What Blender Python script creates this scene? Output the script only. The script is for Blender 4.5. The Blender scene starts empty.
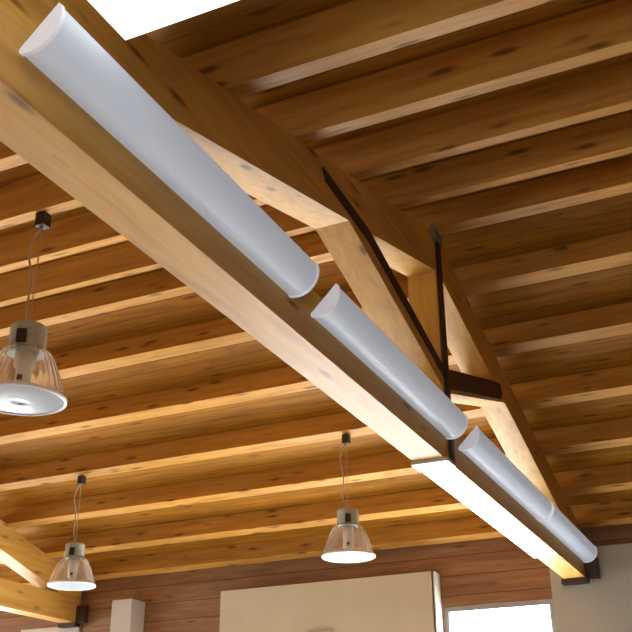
import bpy, bmesh, math, random
from mathutils import Matrix, Vector
random.seed(4)
S = bpy.context.scene
COL = S.collection
PI = math.pi
CH = 1.6                                   # camera height above the floor

# ------------------------------------------------------------------ materials
def new_mat(name):
    m = bpy.data.materials.new(name); m.use_nodes = True
    nt = m.node_tree
    return m, nt, nt.nodes, nt.links, nt.nodes['Principled BSDF']

def ramp(n, pts):
    r = n.new('ShaderNodeValToRGB')
    e = r.color_ramp.elements
    while len(e) < len(pts): e.new(0.5)
    for k, (p, c) in enumerate(pts):
        e[k].position = p; e[k].color = (*c, 1)
    return r

def wood(name, a, b, c, rough=0.42, boards=0.0, knots=0.62, gloss=0.5, coat=0.0):
    """grain runs along local X; boards > 0 draws plank joints that far apart along local Y (and Z)"""
    m, nt, n, l, p = new_mat(name)
    tc = n.new('ShaderNodeTexCoord'); oi = n.new('ShaderNodeObjectInfo')
    ml = n.new('ShaderNodeVectorMath'); ml.operation = 'SCALE'; ml.inputs[0].default_value = (17.3, 9.1, 5.7)
    l.new(oi.outputs['Random'], ml.inputs['Scale'])
    ad = n.new('ShaderNodeVectorMath'); ad.operation = 'ADD'
    l.new(tc.outputs['Object'], ad.inputs[0]); l.new(ml.outputs[0], ad.inputs[1])
    mp = n.new('ShaderNodeMapping'); mp.inputs['Scale'].default_value = (0.9, 11, 11)
    l.new(ad.outputs[0], mp.inputs['Vector'])
    ns = n.new('ShaderNodeTexNoise'); ns.inputs['Scale'].default_value = 2.2; ns.inputs['Detail'].default_value = 6
    ns.inputs['Distortion'].default_value = 0.6
    l.new(mp.outputs[0], ns.inputs['Vector'])
    rp = ramp(n, [(0.30, a), (0.52, b), (0.72, c)])
    l.new(ns.outputs['Fac'], rp.inputs['Fac'])
    # broad drift of tone from board to board
    mp2 = n.new('ShaderNodeMapping'); mp2.inputs['Scale'].default_value = (0.35, 2.6, 2.6)
    l.new(ad.outputs[0], mp2.inputs['Vector'])
    n2 = n.new('ShaderNodeTexNoise'); n2.inputs['Scale'].default_value = 1.6; n2.inputs['Detail'].default_value = 2
    l.new(mp2.outputs[0], n2.inputs['Vector'])
    r2 = ramp(n, [(0.3, (0.80, 0.78, 0.74)), (0.7, (1.12, 1.10, 1.06))])
    l.new(n2.outputs['Fac'], r2.inputs['Fac'])
    mx = n.new('ShaderNodeMix'); mx.data_type = 'RGBA'; mx.blend_type = 'MULTIPLY'; mx.inputs[0].default_value = 1
    l.new(rp.outputs[0], mx.inputs[6]); l.new(r2.outputs[0], mx.inputs[7])
    # knots: stretched cells, only a few of them dark
    mp3 = n.new('ShaderNodeMapping'); mp3.inputs['Scale'].default_value = (3.4, 15, 15)
    l.new(ad.outputs[0], mp3.inputs['Vector'])
    vo = n.new('ShaderNodeTexVoronoi'); vo.inputs['Scale'].default_value = 1.0
    l.new(mp3.outputs[0], vo.inputs['Vector'])
    rk = ramp(n, [(0.12, (1, 1, 1)), (0.32, (0, 0, 0))])
    l.new(vo.outputs['Distance'], rk.inputs['Fac'])
    sp = n.new('ShaderNodeSeparateColor'); l.new(vo.outputs['Color'], sp.inputs[0])
    gt = n.new('ShaderNodeMath'); gt.operation = 'GREATER_THAN'; gt.inputs[1].default_value = knots
    l.new(sp.outputs[0], gt.inputs[0])
    mk = n.new('ShaderNodeMath'); mk.operation = 'MULTIPLY'
    l.new(rk.outputs[0], mk.inputs[0]); l.new(gt.outputs[0], mk.inputs[1])
    mk2 = n.new('ShaderNodeMath'); mk2.operation = 'MULTIPLY'; mk2.inputs[1].default_value = 0.75
    l.new(mk.outputs[0], mk2.inputs[0])
    m3 = n.new('ShaderNodeMix'); m3.data_type = 'RGBA'
    l.new(mk2.outputs[0], m3.inputs[0]); l.new(mx.outputs[2], m3.inputs[6]); m3.inputs[7].default_value = (0.07, 0.025, 0.008, 1)
    col = m3.outputs[2]
    if boards:
        sx = n.new('ShaderNodeSeparateXYZ'); l.new(tc.outputs['Object'], sx.inputs[0])
        for ax in (('Y', 'Z') if boards < 0 else ('Y',)):
            dv = n.new('ShaderNodeMath'); dv.operation = 'DIVIDE'; dv.inputs[1].default_value = abs(boards)
            l.new(sx.outputs[ax], dv.inputs[0])
            fr = n.new('ShaderNodeMath'); fr.operation = 'FRACT'; l.new(dv.outputs[0], fr.inputs[0])
            lt = n.new('ShaderNodeMath'); lt.operation = 'LESS_THAN'; lt.inputs[1].default_value = 0.05
            l.new(fr.outputs[0], lt.inputs[0])
            mm = n.new('ShaderNodeMix'); mm.data_type = 'RGBA'
            l.new(lt.outputs[0], mm.inputs[0]); l.new(col, mm.inputs[6]); mm.inputs[7].default_value = (0.11, 0.042, 0.008, 1)
            col = mm.outputs[2]
    l.new(col, p.inputs['Base Color'])
    p.inputs['Roughness'].default_value = rough
    p.inputs['Specular IOR Level'].default_value = gloss
    p.inputs['Coat Weight'].default_value = coat
    p.inputs['Coat Roughness'].default_value = 0.25
    bp = n.new('ShaderNodeBump'); bp.inputs['Strength'].default_value = 0.12; bp.inputs['Distance'].default_value = 0.01
    l.new(ns.outputs['Fac'], bp.inputs['Height']); l.new(bp.outputs[0], p.inputs['Normal'])
    return m

def plain(name, col, rough=0.6, metal=0.0, var=0.06, scale=6.0):
    m, nt, n, l, p = new_mat(name)
    tc = n.new('ShaderNodeTexCoord'); ns = n.new('ShaderNodeTexNoise'); ns.inputs['Scale'].default_value = scale
    ns.inputs['Detail'].default_value = 4
    l.new(tc.outputs['Object'], ns.inputs['Vector'])
    r = ramp(n, [(0.3, tuple(max(0, x * (1 - var)) for x in col)), (0.7, tuple(min(1, x * (1 + var)) for x in col))])
    l.new(ns.outputs['Fac'], r.inputs['Fac']); l.new(r.outputs[0], p.inputs['Base Color'])
    p.inputs['Roughness'].default_value = rough; p.inputs['Metallic'].default_value = metal
    return m

def glow(name, col, strength, base=(0.8, 0.8, 0.8)):
    m, nt, n, l, p = new_mat(name)
    p.inputs['Base Color'].default_value = (*base, 1); p.inputs['Roughness'].default_value = 0.4
    p.inputs['Emission Color'].default_value = (*col, 1); p.inputs['Emission Strength'].default_value = strength
    return m

def glass(name, col, rough, trans, ior=1.25):
    m, nt, n, l, p = new_mat(name)
    p.inputs['Base Color'].default_value = (*col, 1); p.inputs['Roughness'].default_value = rough
    p.inputs['Transmission Weight'].default_value = trans; p.inputs['IOR'].default_value = ior
    return m

GLULAM = wood('planed_glulam', (0.53, 0.275, 0.055), (0.61, 0.345, 0.075), (0.66, 0.395, 0.095), rough=0.5, knots=0.80, gloss=0.35)
PURLIN = wood('purlin_pine', (0.41, 0.19, 0.034), (0.51, 0.265, 0.054), (0.57, 0.31, 0.072), rough=0.5, knots=0.58, gloss=0.2)
DECK = wood('ceiling_boards', (0.22, 0.088, 0.005), (0.29, 0.125, 0.007), (0.34, 0.155, 0.010), rough=0.6, gloss=0.15, boards=0.14, knots=0.78)
SIDING = wood('dark_board_siding', (0.19, 0.09, 0.035), (0.26, 0.13, 0.055), (0.32, 0.17, 0.075), rough=0.5, boards=-0.2, knots=0.9)
STEEL = plain('dark_steel', (0.05, 0.026, 0.018), 0.5, 0.3)
PLATE = plain('galvanised_plate', (0.55, 0.58, 0.55), 0.45, 0.5)
APEXP = plain('weathered_plate', (0.22, 0.24, 0.19), 0.5, 0.5)
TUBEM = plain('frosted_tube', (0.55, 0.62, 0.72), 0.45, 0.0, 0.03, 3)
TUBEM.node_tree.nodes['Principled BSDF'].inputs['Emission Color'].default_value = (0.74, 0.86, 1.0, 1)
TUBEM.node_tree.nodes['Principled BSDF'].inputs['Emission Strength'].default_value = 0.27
CAPM = plain('white_cap', (0.86, 0.87, 0.90), 0.45)
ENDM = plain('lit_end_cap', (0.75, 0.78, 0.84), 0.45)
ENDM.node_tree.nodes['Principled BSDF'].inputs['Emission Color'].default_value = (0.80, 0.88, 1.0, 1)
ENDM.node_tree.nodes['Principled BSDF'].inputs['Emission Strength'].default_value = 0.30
GREYP = plain('grey_frame', (0.30, 0.31, 0.32), 0.5)
CREAM = plain('cream_board', (0.52, 0.46, 0.32), 0.65, 0, 0.05, 2)
PALE = plain('pale_paint', (0.50, 0.48, 0.42), 0.7, 0, 0.04, 2)
WHITEW = plain('white_wall_paint', (0.38, 0.36, 0.30), 0.8, 0, 0.05, 1.5)
PLASTER = plain('room_plaster', (0.62, 0.58, 0.50), 0.8, 0, 0.05, 1)
FLOORM = plain('pale_floor', (0.80, 0.78, 0.74), 0.5, 0, 0.05, 1.2)
BLACK = plain('black_plastic', (0.012, 0.012, 0.012), 0.5)
CAPG = plain('grey_green_cap', (0.36, 0.40, 0.36), 0.22, 0.0, 0.15, 30)
ALU = plain('brushed_aluminium', (0.62, 0.62, 0.60), 0.32, 0.85)
CORDM = plain('grey_cord', (0.40, 0.30, 0.22), 0.5)
BELLM = glass('ribbed_clear_shade', (1.0, 0.99, 0.96), 0.05, 0.92, 1.3)
LENSM = glass('frosted_lens', (0.50, 0.58, 0.64), 0.3, 0.25)
SOCKET = plain('white_porcelain', (0.92, 0.90, 0.80), 0.35)
SKYGLASS = glow('daylight_through_pane', (0.93, 0.97, 1.0), 20.0)
FILLSIDE = glow('side_fill_pane', (0.95, 0.98, 1.0), 7.0)  # glow of the fill windows added in the left wall
LAMPW = glow('lit_white_diffuser', (1.0, 0.98, 0.94), 6.0)
PANELW = glow('lit_panel_diffuser', (1.0, 0.99, 0.92), 1.4)
FILLNEAR = glow('near_fill_pane', (0.96, 0.98, 1.0), 7.0)  # glow of the fill window added behind the camera

# ------------------------------------------------------------------ helpers
def link(name, bm, mat, M=None, parent=None, bevel=0.0, smooth=False):
    if bevel:
        bmesh.ops.bevel(bm, geom=[e for e in bm.edges if len(e.link_faces) == 2 and e.calc_face_angle(0) > 0.5],
                        offset=bevel, segments=1, affect='EDGES', clamp_overlap=True)
    bmesh.ops.recalc_face_normals(bm, faces=bm.faces)
    me = bpy.data.meshes.new(name); bm.to_mesh(me); bm.free()
    if smooth:
        for f in me.polygons: f.use_smooth = True
    me.materials.append(mat)
    o = bpy.data.objects.new(name, me); COL.objects.link(o)
    M = M or Matrix.Identity(4)
    if parent is not None:
        o.parent = parent
        W = Matrix.Identity(4); q = parent
        while q is not None:
            W = q.matrix_basis @ W; q = q.parent
        o.matrix_basis = W.inverted() @ M
    else:
        o.matrix_basis = M
    return o

def add_box(bm, x0, x1, y0, y1, z0, z1):
    v = [bm.verts.new(c) for c in ((x0, y0, z0), (x1, y0, z0), (x1, y1, z0), (x0, y1, z0), (x0, y0, z1), (x1, y0, z1), (x1, y1, z1), (x0, y1, z1))]
    for f in ((0, 3, 2, 1), (4, 5, 6, 7), (0, 1, 5, 4), (1, 2, 6, 5), (2, 3, 7, 6), (3, 0, 4, 7)):
        bm.faces.new([v[i] for i in f])

def box(name, x0, x1, y0, y1, z0, z1, mat, parent=None, bevel=0.0, axis='X'):
    """world-space box; axis = world axis along which the local X (grain) runs; origin at its bottom centre"""
    c = Vector(((x0 + x1) / 2, (y0 + y1) / 2, z0))
    hx, hy, h = (x1 - x0) / 2, (y1 - y0) / 2, z1 - z0
    bm = bmesh.new()
    if axis == 'X':
        add_box(bm, -hx, hx, -hy, hy, 0, h); R = Matrix.Identity(4)
    elif axis == 'Y':
        add_box(bm, -hy, hy, -hx, hx, 0, h); R = Matrix.Rotation(PI / 2, 4, 'Z')
    else:                                            # local X -> world Z, local Z -> -world X
        add_box(bm, 0, h, -hy, hy, -hx, hx); R = Matrix.Rotation(-PI / 2, 4, 'Y')
    return link(name, bm, mat, Matrix.Translation(c) @ R, parent, bevel)

def prism(name, poly, x0, x1, mat, parent=None, bevel=0.0):
    """polygon in world (Y, Z), run from x0 to x1; grain along Y"""
    cy = sum(p[0] for p in poly) / len(poly); cz = min(p[1] for p in poly); cx = (x0 + x1) / 2
    h = (x1 - x0) / 2
    bm = bmesh.new()
    a = [bm.verts.new((p[0] - cy, -h, p[1] - cz)) for p in poly]
    b = [bm.verts.new((p[0] - cy, h, p[1] - cz)) for p in poly]
    bm.faces.new(a); bm.faces.new(b[::-1])
    for i in range(len(poly)):
        j = (i + 1) % len(poly); bm.faces.new((a[i], a[j], b[j], b[i]))
    return link(name, bm, mat, Matrix.Translation((cx, cy, cz)) @ Matrix.Rotation(PI / 2, 4, 'Z'), parent, bevel)

def lathe(prof, seg=48, rib=0.0, nrib=24, cap0=False, cap1=False):
    bm = bmesh.new(); rows = []
    for r, z in prof:
        rows.append([bm.verts.new(((r * (1 + rib * math.cos(nrib * 2 * PI * k / seg))) * math.cos(2 * PI * k / seg),
                                   (r * (1 + rib * math.cos(nrib * 2 * PI * k / seg))) * math.sin(2 * PI * k / seg), z)) for k in range(seg)])
    for a, b in zip(rows, rows[1:]):
        for k in range(seg):
            j = (k + 1) % seg; bm.faces.new((a[k], a[j], b[j], b[k]))
    if cap0: bm.faces.new(rows[0][::-1])
    if cap1: bm.faces.new(rows[-1])
    return bm

def tube_path(pts, r, seg=8):
    bm = bmesh.new(); rows = []
    for i, p in enumerate(pts):
        p = Vector(p)
        d = (Vector(pts[min(i + 1, len(pts) - 1)]) - Vector(pts[max(i - 1, 0)])).normalized()
        u = d.cross(Vector((0, 1, 0.01))).normalized(); w = d.cross(u)
        rows.append([bm.verts.new(p + r * (math.cos(2 * PI * k / seg) * u + math.sin(2 * PI * k / seg) * w)) for k in range(seg)])
    for a, b in zip(rows, rows[1:]):
        for k in range(seg):
            j = (k + 1) % seg; bm.faces.new((a[k], a[j], b[j], b[k]))
    bm.faces.new(rows[0][::-1]); bm.faces.new(rows[-1])
    return bm

def tag(o, label, cat, group=None):
    o['label'] = label; o['category'] = cat
    if group: o['group'] = group
    return o

def empty(name, loc):
    o = bpy.data.objects.new(name, None); COL.objects.link(o); o.location = loc; o.empty_display_size = 0.1
    return o

def struct(o):
    o['kind'] = 'structure'; return o

def copy_tree(o, parent=None):
    c = o.copy(); COL.objects.link(c)
    if parent: c.parent = parent
    for ch in list(o.children): copy_tree(ch, c)
    return c

# ------------------------------------------------------------------ roof geometry (heights above floor)
YA, K = 5.83, 0.277                       # ridge position, slope
ANG = math.atan(K)
XF, XB = -1.785, -1.985                   # front and back faces of the first truss
TIE0, TIE1 = 1.85 + CH, 2.14 + CH
def low(y): return 3.2 - K * abs(y - YA) + CH        # underside of the rafters
def seat(y): return 3.5 - K * abs(y - YA) + CH       # top of the rafters = underside of the purlins
YN, YW = -2.6, 10.1                       # near and far walls
XL, XR = -14.2, 4.2

# room shell
DT = 0.2 / math.cos(ANG)
for sgn, y_out in ((1, YN - .2), (-1, YW + .25)):
    Ls = abs(y_out - YA) / math.cos(ANG)
    bm = bmesh.new(); hx = (XR - XL) / 2 + .2
    add_box(bm, -hx, hx, *((-Ls, 0) if sgn > 0 else (0, Ls)), 0, .06)
    struct(link('ceiling', bm, DECK, Matrix.Translation(((XL + XR) / 2, YA, seat(YA) + DT)) @ Matrix.Rotation(sgn * ANG, 4, 'X')))
struct(box('floor', XL - .2, -1.3, YN - .2, YW + .25, -.1, 0, FLOORM))
struct(box('floor', -1.3, XR + .2, YN - .2, YW + .25, -.1, 0, SIDING))  # unseen dark half, added to cut floor bounce onto the truss sides

def wall_with_holes(name, axis, pos0, pos1, a0, a1, top, holes, mat):
    """wall made of boxes around rectangular holes (a_start, a_end, z0, z1) sorted along a"""
    bm = bmesh.new()
    def put(s, e, z0, z1):
        if e - s < 1e-4 or z1 - z0 < 1e-4: return
        if axis == 'X': add_box(bm, s, e, pos0, pos1, z0, z1)
        else: add_box(bm, pos0, pos1, s, e, z0, z1)
    cur = a0
    for (s, e, z0, z1) in holes:
        put(cur, s, 0, top); put(s, e, 0, z0); put(s, e, z1, top); cur = e
    put(cur, a1, 0, top)
    return struct(link(name, bm, mat))

WT = 1.695 + CH                            # head of the visible window
far_holes = [(-12.8, -10.4, 0.3, 2.55), (-10.0, -9.02, 0.3, 3.42), (-5.7, -3.5, 0.3, 2.4), (-3.27, -2.15, 0.3, WT)]
wall_with_holes('wall_far', 'X', YW, YW + .2, XL, XR, seat(YW) + DT, far_holes, SIDING)
# white rendered part of the far wall, right of the window
struct(box('wall_far_right', -2.14, XR, YW - .05, YW, 0, 2.15 + CH, WHITEW))
near_holes = [(-0.2, 2.6, 0.8, 2.45)]
wall_with_holes('wall_near', 'X', YN - .2, YN, XL, XR, seat(YN) + DT, near_holes, SIDING)
pts = [(YN, 0), (YW, 0), (YW, seat(YW) + DT), (YA, seat(YA) + DT), (YN, seat(YN) + DT)]
struct(prism('wall_right', pts, XR, XR + .2, SIDING))
# left wall: unseen long windows added as fill, sill wall below, boarding above
ZH = 3.0
wl = [(-1.6, 3.9), (4.4, 9.6)]
wall_with_holes('wall_left', 'Y', XL - .2, XL, YN, YW, ZH, [(a_, b_, 0.4, ZH) for a_, b_ in wl], SIDING)
struct(prism('wall_left', [(YN, ZH), (YW, ZH), (YW, seat(YW) + DT), (YA, seat(YA) + DT), (YN, seat(YN) + DT)], XL - .2, XL, SIDING))
for k_, (a_, b_) in enumerate(wl):
    bm = bmesh.new()
    for c_ in range(5):
        ym_ = a_ + .03 + (b_ - a_ - .06) * c_ / 4
        add_box(bm, XL - .12, XL - .04, ym_ - .03, ym_ + .03, 0.46, ZH - .06)
    add_box(bm, XL - .12, XL - .04, a_, b_, 0.4, 0.46); add_box(bm, XL - .12, XL - .04, a_, b_, ZH - .06, ZH)
    w_ = struct(link('window_%d' % (8 + k_), bm, GREYP))
    box('pane', XL - .09, XL - .07, a_ + .03, b_ - .03, 0.43, ZH - .03, FILLSIDE, w_)

def window(n, x0, x1, z0, z1, y0, inward, fr=0.05, mull=1, mat=None):
    """frame with a daylit pane, set in the wall hole; y0 = the wall's inner face, inward = -1 if the room is at smaller y"""
    out = -inward
    ya, yb = sorted((y0 + out * 0.02, y0 + out * 0.10))
    bm = bmesh.new()
    add_box(bm, x0, x1, ya, yb, z1 - fr, z1); add_box(bm, x0, x1, ya, yb, z0, z0 + fr)
    add_box(bm, x0, x0 + fr, ya, yb, z0 + fr, z1 - fr); add_box(bm, x1 - fr, x1, ya, yb, z0 + fr, z1 - fr)
    for k in range(1, mull):
        xm = x0 + (x1 - x0) * k / mull; add_box(bm, xm - fr / 2, xm + fr / 2, ya, yb, z0 + fr, z1 - fr)
    w = struct(link('window_%d' % n, bm, GREYP))
    ym = (ya + yb) / 2
    box('pane', x0 + fr * .8, x1 - fr * .8, ym - .006, ym + .006, z0 + fr * .8, z1 - fr * .8, mat or SKYGLASS, w)
    return w
window(1, -3.27, -2.15, 0.3, WT, YW, -1, 0.045)
window(2, -5.7, -3.5, 0.3, 2.4, YW, -1, 0.05, 2)
window(3, -10.0, -9.02, 0.3, 3.42, YW, -1, 0.05, 2)
window(4, -12.8, -10.4, 0.3, 2.55, YW, -1, 0.05, 3)
for k, h in enumerate(near_holes): window(5 + k, *h, YN, 1, 0.05, 3, FILLNEAR)  # unseen window added to brighten the purlin faces turned to the camera

# ------------------------------------------------------------------ trusses
def make_truss(label):
    t = empty('roof_truss', ((XF + XB) / 2, YA, TIE0))
    tag(t, label, 'roof truss', 'timber roof trusses')
    w = dict(bevel=0.006)
    yN, yE = 1.32, YW - .055
    prism('tie_beam', [(0.85, TIE0), (yE, TIE0), (yE, TIE1), (0.85, TIE1)], XB, XF, GLULAM, t, **w)
    kw = 0.055
    def yat(fn_low, z):                   # distance from the ridge at which a rafter line reaches z
        return ((3.2 if fn_low else 3.5) + CH - z) / K
    dl, du = yat(True, TIE1), yat(False, TIE1)
    prism('rafter', [(YA - dl, TIE1), (YA - kw, low(YA - kw)), (YA - kw, seat(YA - kw)), (YA - du, TIE1)], XB, XF, GLULAM, t, **w)
    prism('rafter', [(YA + dl, TIE1), (YA + kw, low(YA - kw)), (YA + kw, seat(YA - kw)), (yE, seat(yE)), (yE, TIE1)], XB, XF, GLULAM, t, **w)
    box('king_post', XB, XF, YA - kw, YA + kw, TIE1, seat(YA - kw), GLULAM, t, 0.006, axis='Z')
    for s in (-1, 1):
        P = [(kw, 2.335), (1.552, 2.770), (1.252, 2.853), (kw, 2.507)]
        prism('brace', [(YA + s * a, z + CH) for a, z in P], XB, XF, GLULAM, t, **w)
        # dark steel strap along the brace; far one widened as shade on its face
        Q = [(0.02, 2.415), (1.30, 2.785), (1.86, 2.84), (1.90, 2.90), (1.28, 2.85), (0.02, 2.475)] if s < 0 else [(0.02, 2.355), (1.36, 2.73), (1.46, 2.80), (1.42, 2.88), (1.28, 2.85), (0.02, 2.49)]
        prism('strap_and_shade', [(YA + s * a, z + CH) for a, z in Q], XF, XF + .012, STEEL, t)
    king = box('king_strap', XF, XF + .022, YA - .028, YA + .028, TIE0 - .012, 3.42 + CH, STEEL, t, 0.003)
    box('apex_plate', XF, XF + .03, YA - .10, YA + .06, 3.42 + CH, 3.53 + CH, APEXP, t, 0.004)
    box('stirrup_plate', XB - .018, XF + .022, YA - .13, YA + .028, TIE0 - .022, TIE0, PLATE, t, 0.004)
    box('beam_shoe', XF, XF + .13, yE - .07, yE, TIE0 - .01, 2.04 + CH, STEEL, t, 0.006)
    box('beam_shoe', XB - .03, XF + .02, yE - .1, yE, TIE0 - .05, TIE0, STEEL, t, 0.004)
    box('post', XB, XF, 0.87, 1.07, 0, TIE0, GLULAM, t, 0.006, axis='Z')
    return t
t1 = make_truss('large pale timber roof truss carrying the row of white tubes')
t2 = copy_tree(t1)
t2.location.x = -7.93 + 0.0
t2['label'] = 'timber roof truss far off in the lower left corner, behind the pendant lamp'

# ------------------------------------------------------------------ purlins
pur = [
    (2.30, 'purlin beside the bright white panel at the top edge'),
    (3.00, 'first full purlin below the bright white panel'),
    (3.67, 'purlin that the large left pendant lamp hangs from'),
    (4.36, 'purlin next below the one holding the large left pendant lamp'),
    (5.06, 'purlin on the near roof slope, next above the ridge purlin'),
    (5.80, 'ridge purlin over the top of the king post'),
    (6.45, 'purlin on the far roof slope, next below the ridge purlin'),
    (7.18, 'purlin between the ridge and the one holding the two small pendant lamps'),
    (7.93, 'purlin that the two small pendant lamps hang from'),
    (8.65, 'purlin next below the one holding the two small pendant lamps'),
    (9.36, 'second lowest purlin, one above the purlin along the far wall'),
    (9.98, 'lowest purlin, running along the top of the brown far wall'),
]
for y, lab in pur:
    s = 0 if abs(y - YA) < .1 else (1 if y < YA else -1)
    bm = bmesh.new(); add_box(bm, XL - (XL + XR) / 2, XR - (XL + XR) / 2, -.06, .06, 0, .199)
    zz = seat(y) + (0.0 if s else .0)
    M = Matrix.Translation(((XL + XR) / 2, y, zz)) @ Matrix.Rotation(s * ANG, 4, 'X')
    tag(link('purlin', bm, PURLIN, M, None, 0.004), 'long wooden ' + lab, 'purlin', 'purlins under the wooden ceiling')

# ------------------------------------------------------------------ tube lights on the face of the first truss
TX, TZ = -1.7125, 2.056 + CH               # middle of the flat back, tilted 45 degrees out from the beam
HW, SAG = 0.094, 0.058                     # half width of the back, rise of the curved front
def d_profile(k=1.0, seg=24):
    R = (HW * HW + SAG * SAG) / (2 * SAG); am = math.asin(HW / R); out = []
    for i in range(seg + 1):
        t_ = -am + 2 * am * i / seg
        out.append((k * R * math.sin(t_), k * (R * math.cos(t_) - (R - SAG))))
    return out                             # (along the back, outward)
def d_extrude(y0, y1, k=1.0, back=0.0):
    """half-round bar along world Y; back > 0 gives the closed body a straight-sided base that deep"""
    pr_ = d_profile(k)
    if back: pr_ = [(pr_[0][0], -back)] + pr_ + [(pr_[-1][0], -back)]
    q = .5 ** .5
    bm = bmesh.new()
    def P(u, v, y): return bm.verts.new((u * q + v * q, y, u * q - v * q))
    A = [P(u, v, y0) for u, v in pr_]; B_ = [P(u, v, y1) for u, v in pr_]
    bm.faces.new(A); bm.faces.new(B_[::-1])
    for i in range(len(A)):
        j = (i + 1) % len(A); bm.faces.new((A[i], A[j], B_[j], B_[i]))
    return bm
def make_tube(y0, y1, label):
    t = empty('tube_light', (TX, y0, TZ - .12))
    tag(t, label, 'tube light', 'white tubes along the truss')
    L = y1 - y0
    M = Matrix.Translation((TX, y0, TZ))
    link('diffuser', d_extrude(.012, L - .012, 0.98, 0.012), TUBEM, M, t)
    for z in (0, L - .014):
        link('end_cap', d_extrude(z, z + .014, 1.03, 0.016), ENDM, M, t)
    for f in (0.10, 0.90):
        yy = y0 + L * f
        box('bracket', XF, TX + .02, yy - .03, yy + .03, TZ + .03, TZ + .05, STEEL, t)
    return t
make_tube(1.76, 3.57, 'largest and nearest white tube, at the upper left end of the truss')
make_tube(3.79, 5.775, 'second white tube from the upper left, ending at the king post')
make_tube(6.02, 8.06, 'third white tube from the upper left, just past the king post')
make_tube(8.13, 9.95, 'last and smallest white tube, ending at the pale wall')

# batten lamp under the tie beam
bt = empty('batten_lamp', (-1.895, 7.31, TIE0 - .024))
tag(bt, 'blown-out white batten lamp fixed under the far half of the truss beam', 'lamp')
box('housing', -1.98, -1.79, 5.875, 8.74, TIE0 - .008, TIE0, CAPM, bt)
box('diffuser', -1.985, -1.785, 5.87, 8.75, TIE0 - .024, TIE0 - .008, LAMPW, bt, 0.004)

# bright panel at the top edge
pz = 2.185 + CH
pl = empty('panel_light', (-1.24, 1.60, pz))
tag(pl, 'bright white light panel above the first tube, cut off by the top edge', 'light panel')
box('diffuser', -1.61, -0.88, 1.28, 2.03, pz, pz + .05, PANELW, pl, 0.008)
box('spine', -1.27, -1.21, 1.29, 2.02, pz + .05, pz + .06, CAPM, pl)
for x in (-1.24,):
    for y in (1.36, 1.95):
        box('hanger', x - .006, x + .006, y - .006, y + .006, pz + .06, seat(y) + DT, STEEL, pl)

# ------------------------------------------------------------------ pendant lamps
def make_pendant(label):
    """origin at the underside of its purlin; hangs 1.14 m down"""
    t = empty('pendant_lamp', (0, 0, 0))
    tag(t, label, 'pendant lamp', 'clear bell pendant lamps')
    B = -1.09                              # rim height
    top = B + .41
    def T(z=0): return Matrix.Translation((0, 0, z))
    bm = bmesh.new(); add_box(bm, -.03, .03, -.03, .03, -.08, 0)
    link('mount', bm, BLACK, T(), t, 0.004)
    link('cable', tube_path([(0, 0, -.08), (0, 0, top)], .0035), CORDM, T(), t)
    pts = []
    for k in range(25):
        u = k / 24; z = -.07 + (top + .07) * u
        pts.append((-.055 * math.sin(PI * u) - .02 * math.sin(3 * PI * u), -.02 * math.sin(2 * PI * u), z))
    link('power_cord', tube_path(pts, .006), CORDM, T(), t, smooth=True)
    link('cap', lathe([(.02, .41), (.085, .405), (.094, .39), (.096, .28), (.104, .27), (.104, .255), (.09, .25)], 48, cap0=True, cap1=True), CAPG, T(B), t)
    bm = bmesh.new(); add_box(bm, -.024, .024, -.118, -.085, .275, .345)
    link('switch_box', bm, BLACK, T(B) @ Matrix.Rotation(math.radians(24), 4, 'Z'), t, 0.004)
    outer = [(.102, .262), (.122, .255), (.142, .228), (.162, .185), (.182, .135), (.200, .085), (.214, .040), (.220, .012), (.222, .0)]
    inner = [(r - .006, z) for r, z in outer[::-1]]
    bmg = lathe(outer + inner, 180, rib=0.018, nrib=30)
    link('shade', bmg, BELLM, T(B), t, smooth=True)
    link('rim', lathe([(.218, .012), (.230, .010), (.232, -.004), (.224, -.008), (.215, -.004), (.218, .012)], 64), CAPM, T(B), t, smooth=True)
    link('lens', lathe([(.216, .0), (.18, -.006), (.12, -.012), (.05, -.015), (.004, -.015), (.004, -.011), (.05, -.011), (.12, -.008), (.18, -.002), (.214, .003)], 64), LENSM, T(B), t, smooth=True)
    s = link('lamp_holder', lathe([(.05, .26), (.052, .17), (.046, .16), (.045, .08), (.036, .06), (.01, .055)], 32, cap0=True, cap1=True), SOCKET, T(B), t, smooth=True)
    bm = bmesh.new(); add_box(bm, -.012, .012, -.060, -.045, .09, .115)
    link('screw', bm, BLACK, T(B) @ Matrix.Rotation(math.radians(24), 4, 'Z'), s)
    ld = bpy.data.lights.new('floor_fill_spot', 'SPOT'); ld.energy = 95; ld.spot_size = math.radians(100); ld.spot_blend = 0.6  # added downlight: floor bounce brightens the timber undersides
    ld.shadow_soft_size = 0.08; ld.color = (1.0, 0.97, 0.92)
    lo = bpy.data.objects.new('floor_fill_spot', ld); COL.objects.link(lo); lo.parent = t; lo.location = (0, 0, B - .03)
    return t
p1 = make_pendant('large pendant lamp at the left edge, cut off by the frame')
p1.location = (-3.355, 3.67, seat(3.67) - .011)
p2 = copy_tree(p1); p2.location = (-6.31, 7.93, seat(7.93) - .011); p2['label'] = 'small pendant lamp in the lower left, in front of the far truss'
p3 = copy_tree(p1); p3.location = (-3.39, 7.93, seat(7.93) - .011); p3['label'] = 'small pendant lamp left of the truss beam, above the cream wall panel'

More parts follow.
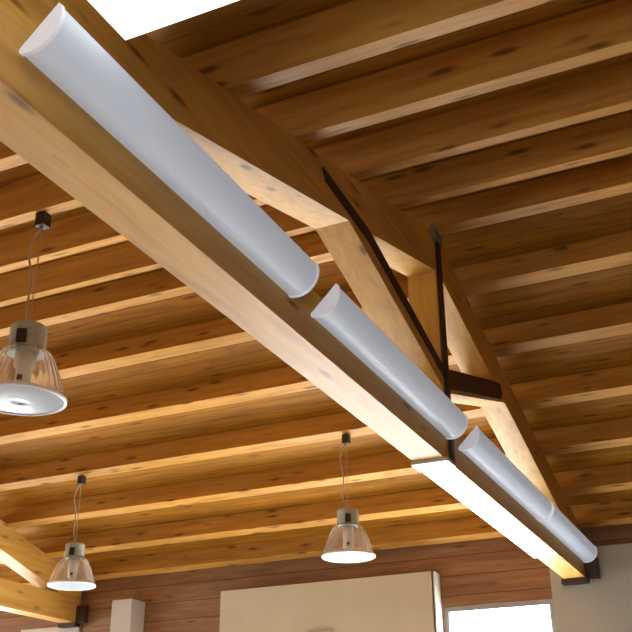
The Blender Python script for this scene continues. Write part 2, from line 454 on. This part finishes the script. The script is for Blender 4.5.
# ------------------------------------------------------------------ things on the far wall
cp = empty('wall_panel', (-4.6, 9.91, 2.55))
tag(cp, 'large cream boxed panel on the brown far wall, left of the bright window', 'wall panel')
box('board', -5.80, -3.305, 9.91, 9.93, 2.55, 2.035 + CH, CREAM, cp, 0.004)
box('side_return', -3.32, -3.29, 9.91, YW, 2.55, 2.035 + CH, PALE, cp, 0.003)
box('casing', -5.79, -3.32, 9.93, YW, 2.57, 2.025 + CH, CREAM, cp)
tag(box('wall_panel', -8.72, -7.84, YW - .03, YW, 2.3, 1.83 + CH, PALE, None, 0.004), 'pale grey panel on the far wall, just under the far truss beam', 'wall panel')
sg = empty('notice_plate', (-4.5, 9.90, 2.98))
tag(sg, 'small pale plate with a brownish edge low on the cream panel', 'plate')
def wall_at(u): return u
box('frame', -4.72, -4.44, 9.897, 9.91, 2.85, 3.145, plain('brownish_edge', (0.42, 0.33, 0.24), 0.6), sg, 0.004)
box('plate', -4.69, -4.47, 9.890, 9.897, 2.88, 3.115, plain('pinkish_plate', (0.62, 0.52, 0.42), 0.6), sg, 0.002)
dc = tag(box('boxed_duct', -7.20, -6.93, 9.82, YW - .004, 0, 2.03 + CH, PALE, None, 0.04), 'pale upright boxed duct on the far wall, right of the far truss', 'duct')

# ------------------------------------------------------------------ world, camera, colour
w = bpy.data.worlds.new('World'); S.world = w; w.use_nodes = True
w.node_tree.nodes['Background'].inputs[0].default_value = (0.75, 0.85, 1, 1)
w.node_tree.nodes['Background'].inputs[1].default_value = 0.8

yaw, pit, rol = (math.radians(a) for a in (24.893, 25.449, -0.442))
fwd = Vector((-math.sin(yaw) * math.cos(pit), math.cos(yaw) * math.cos(pit), math.sin(pit)))
rt = Vector((math.cos(yaw), math.sin(yaw), 0)); up = rt.cross(fwd)
r2 = math.cos(rol) * rt + math.sin(rol) * up; u2 = -math.sin(rol) * rt + math.cos(rol) * up
cam = bpy.data.cameras.new('camera'); co = bpy.data.objects.new('camera', cam); COL.objects.link(co)
cam.sensor_width = 36; cam.lens = 36 * 1000 / 632; cam.clip_start = 0.05
M = Matrix((r2, u2, -fwd)).transposed().to_4x4(); M.translation = (0, 0, CH)
co.matrix_world = M
S.camera = co
S.view_settings.view_transform = 'Standard'; S.view_settings.look = 'None'
S.view_settings.gamma = 1; S.view_settings.use_curve_mapping = False
S.view_settings.exposure = 0.0
S.cycles.max_bounces = 14; S.cycles.diffuse_bounces = 8
S.cycles.use_denoising = True
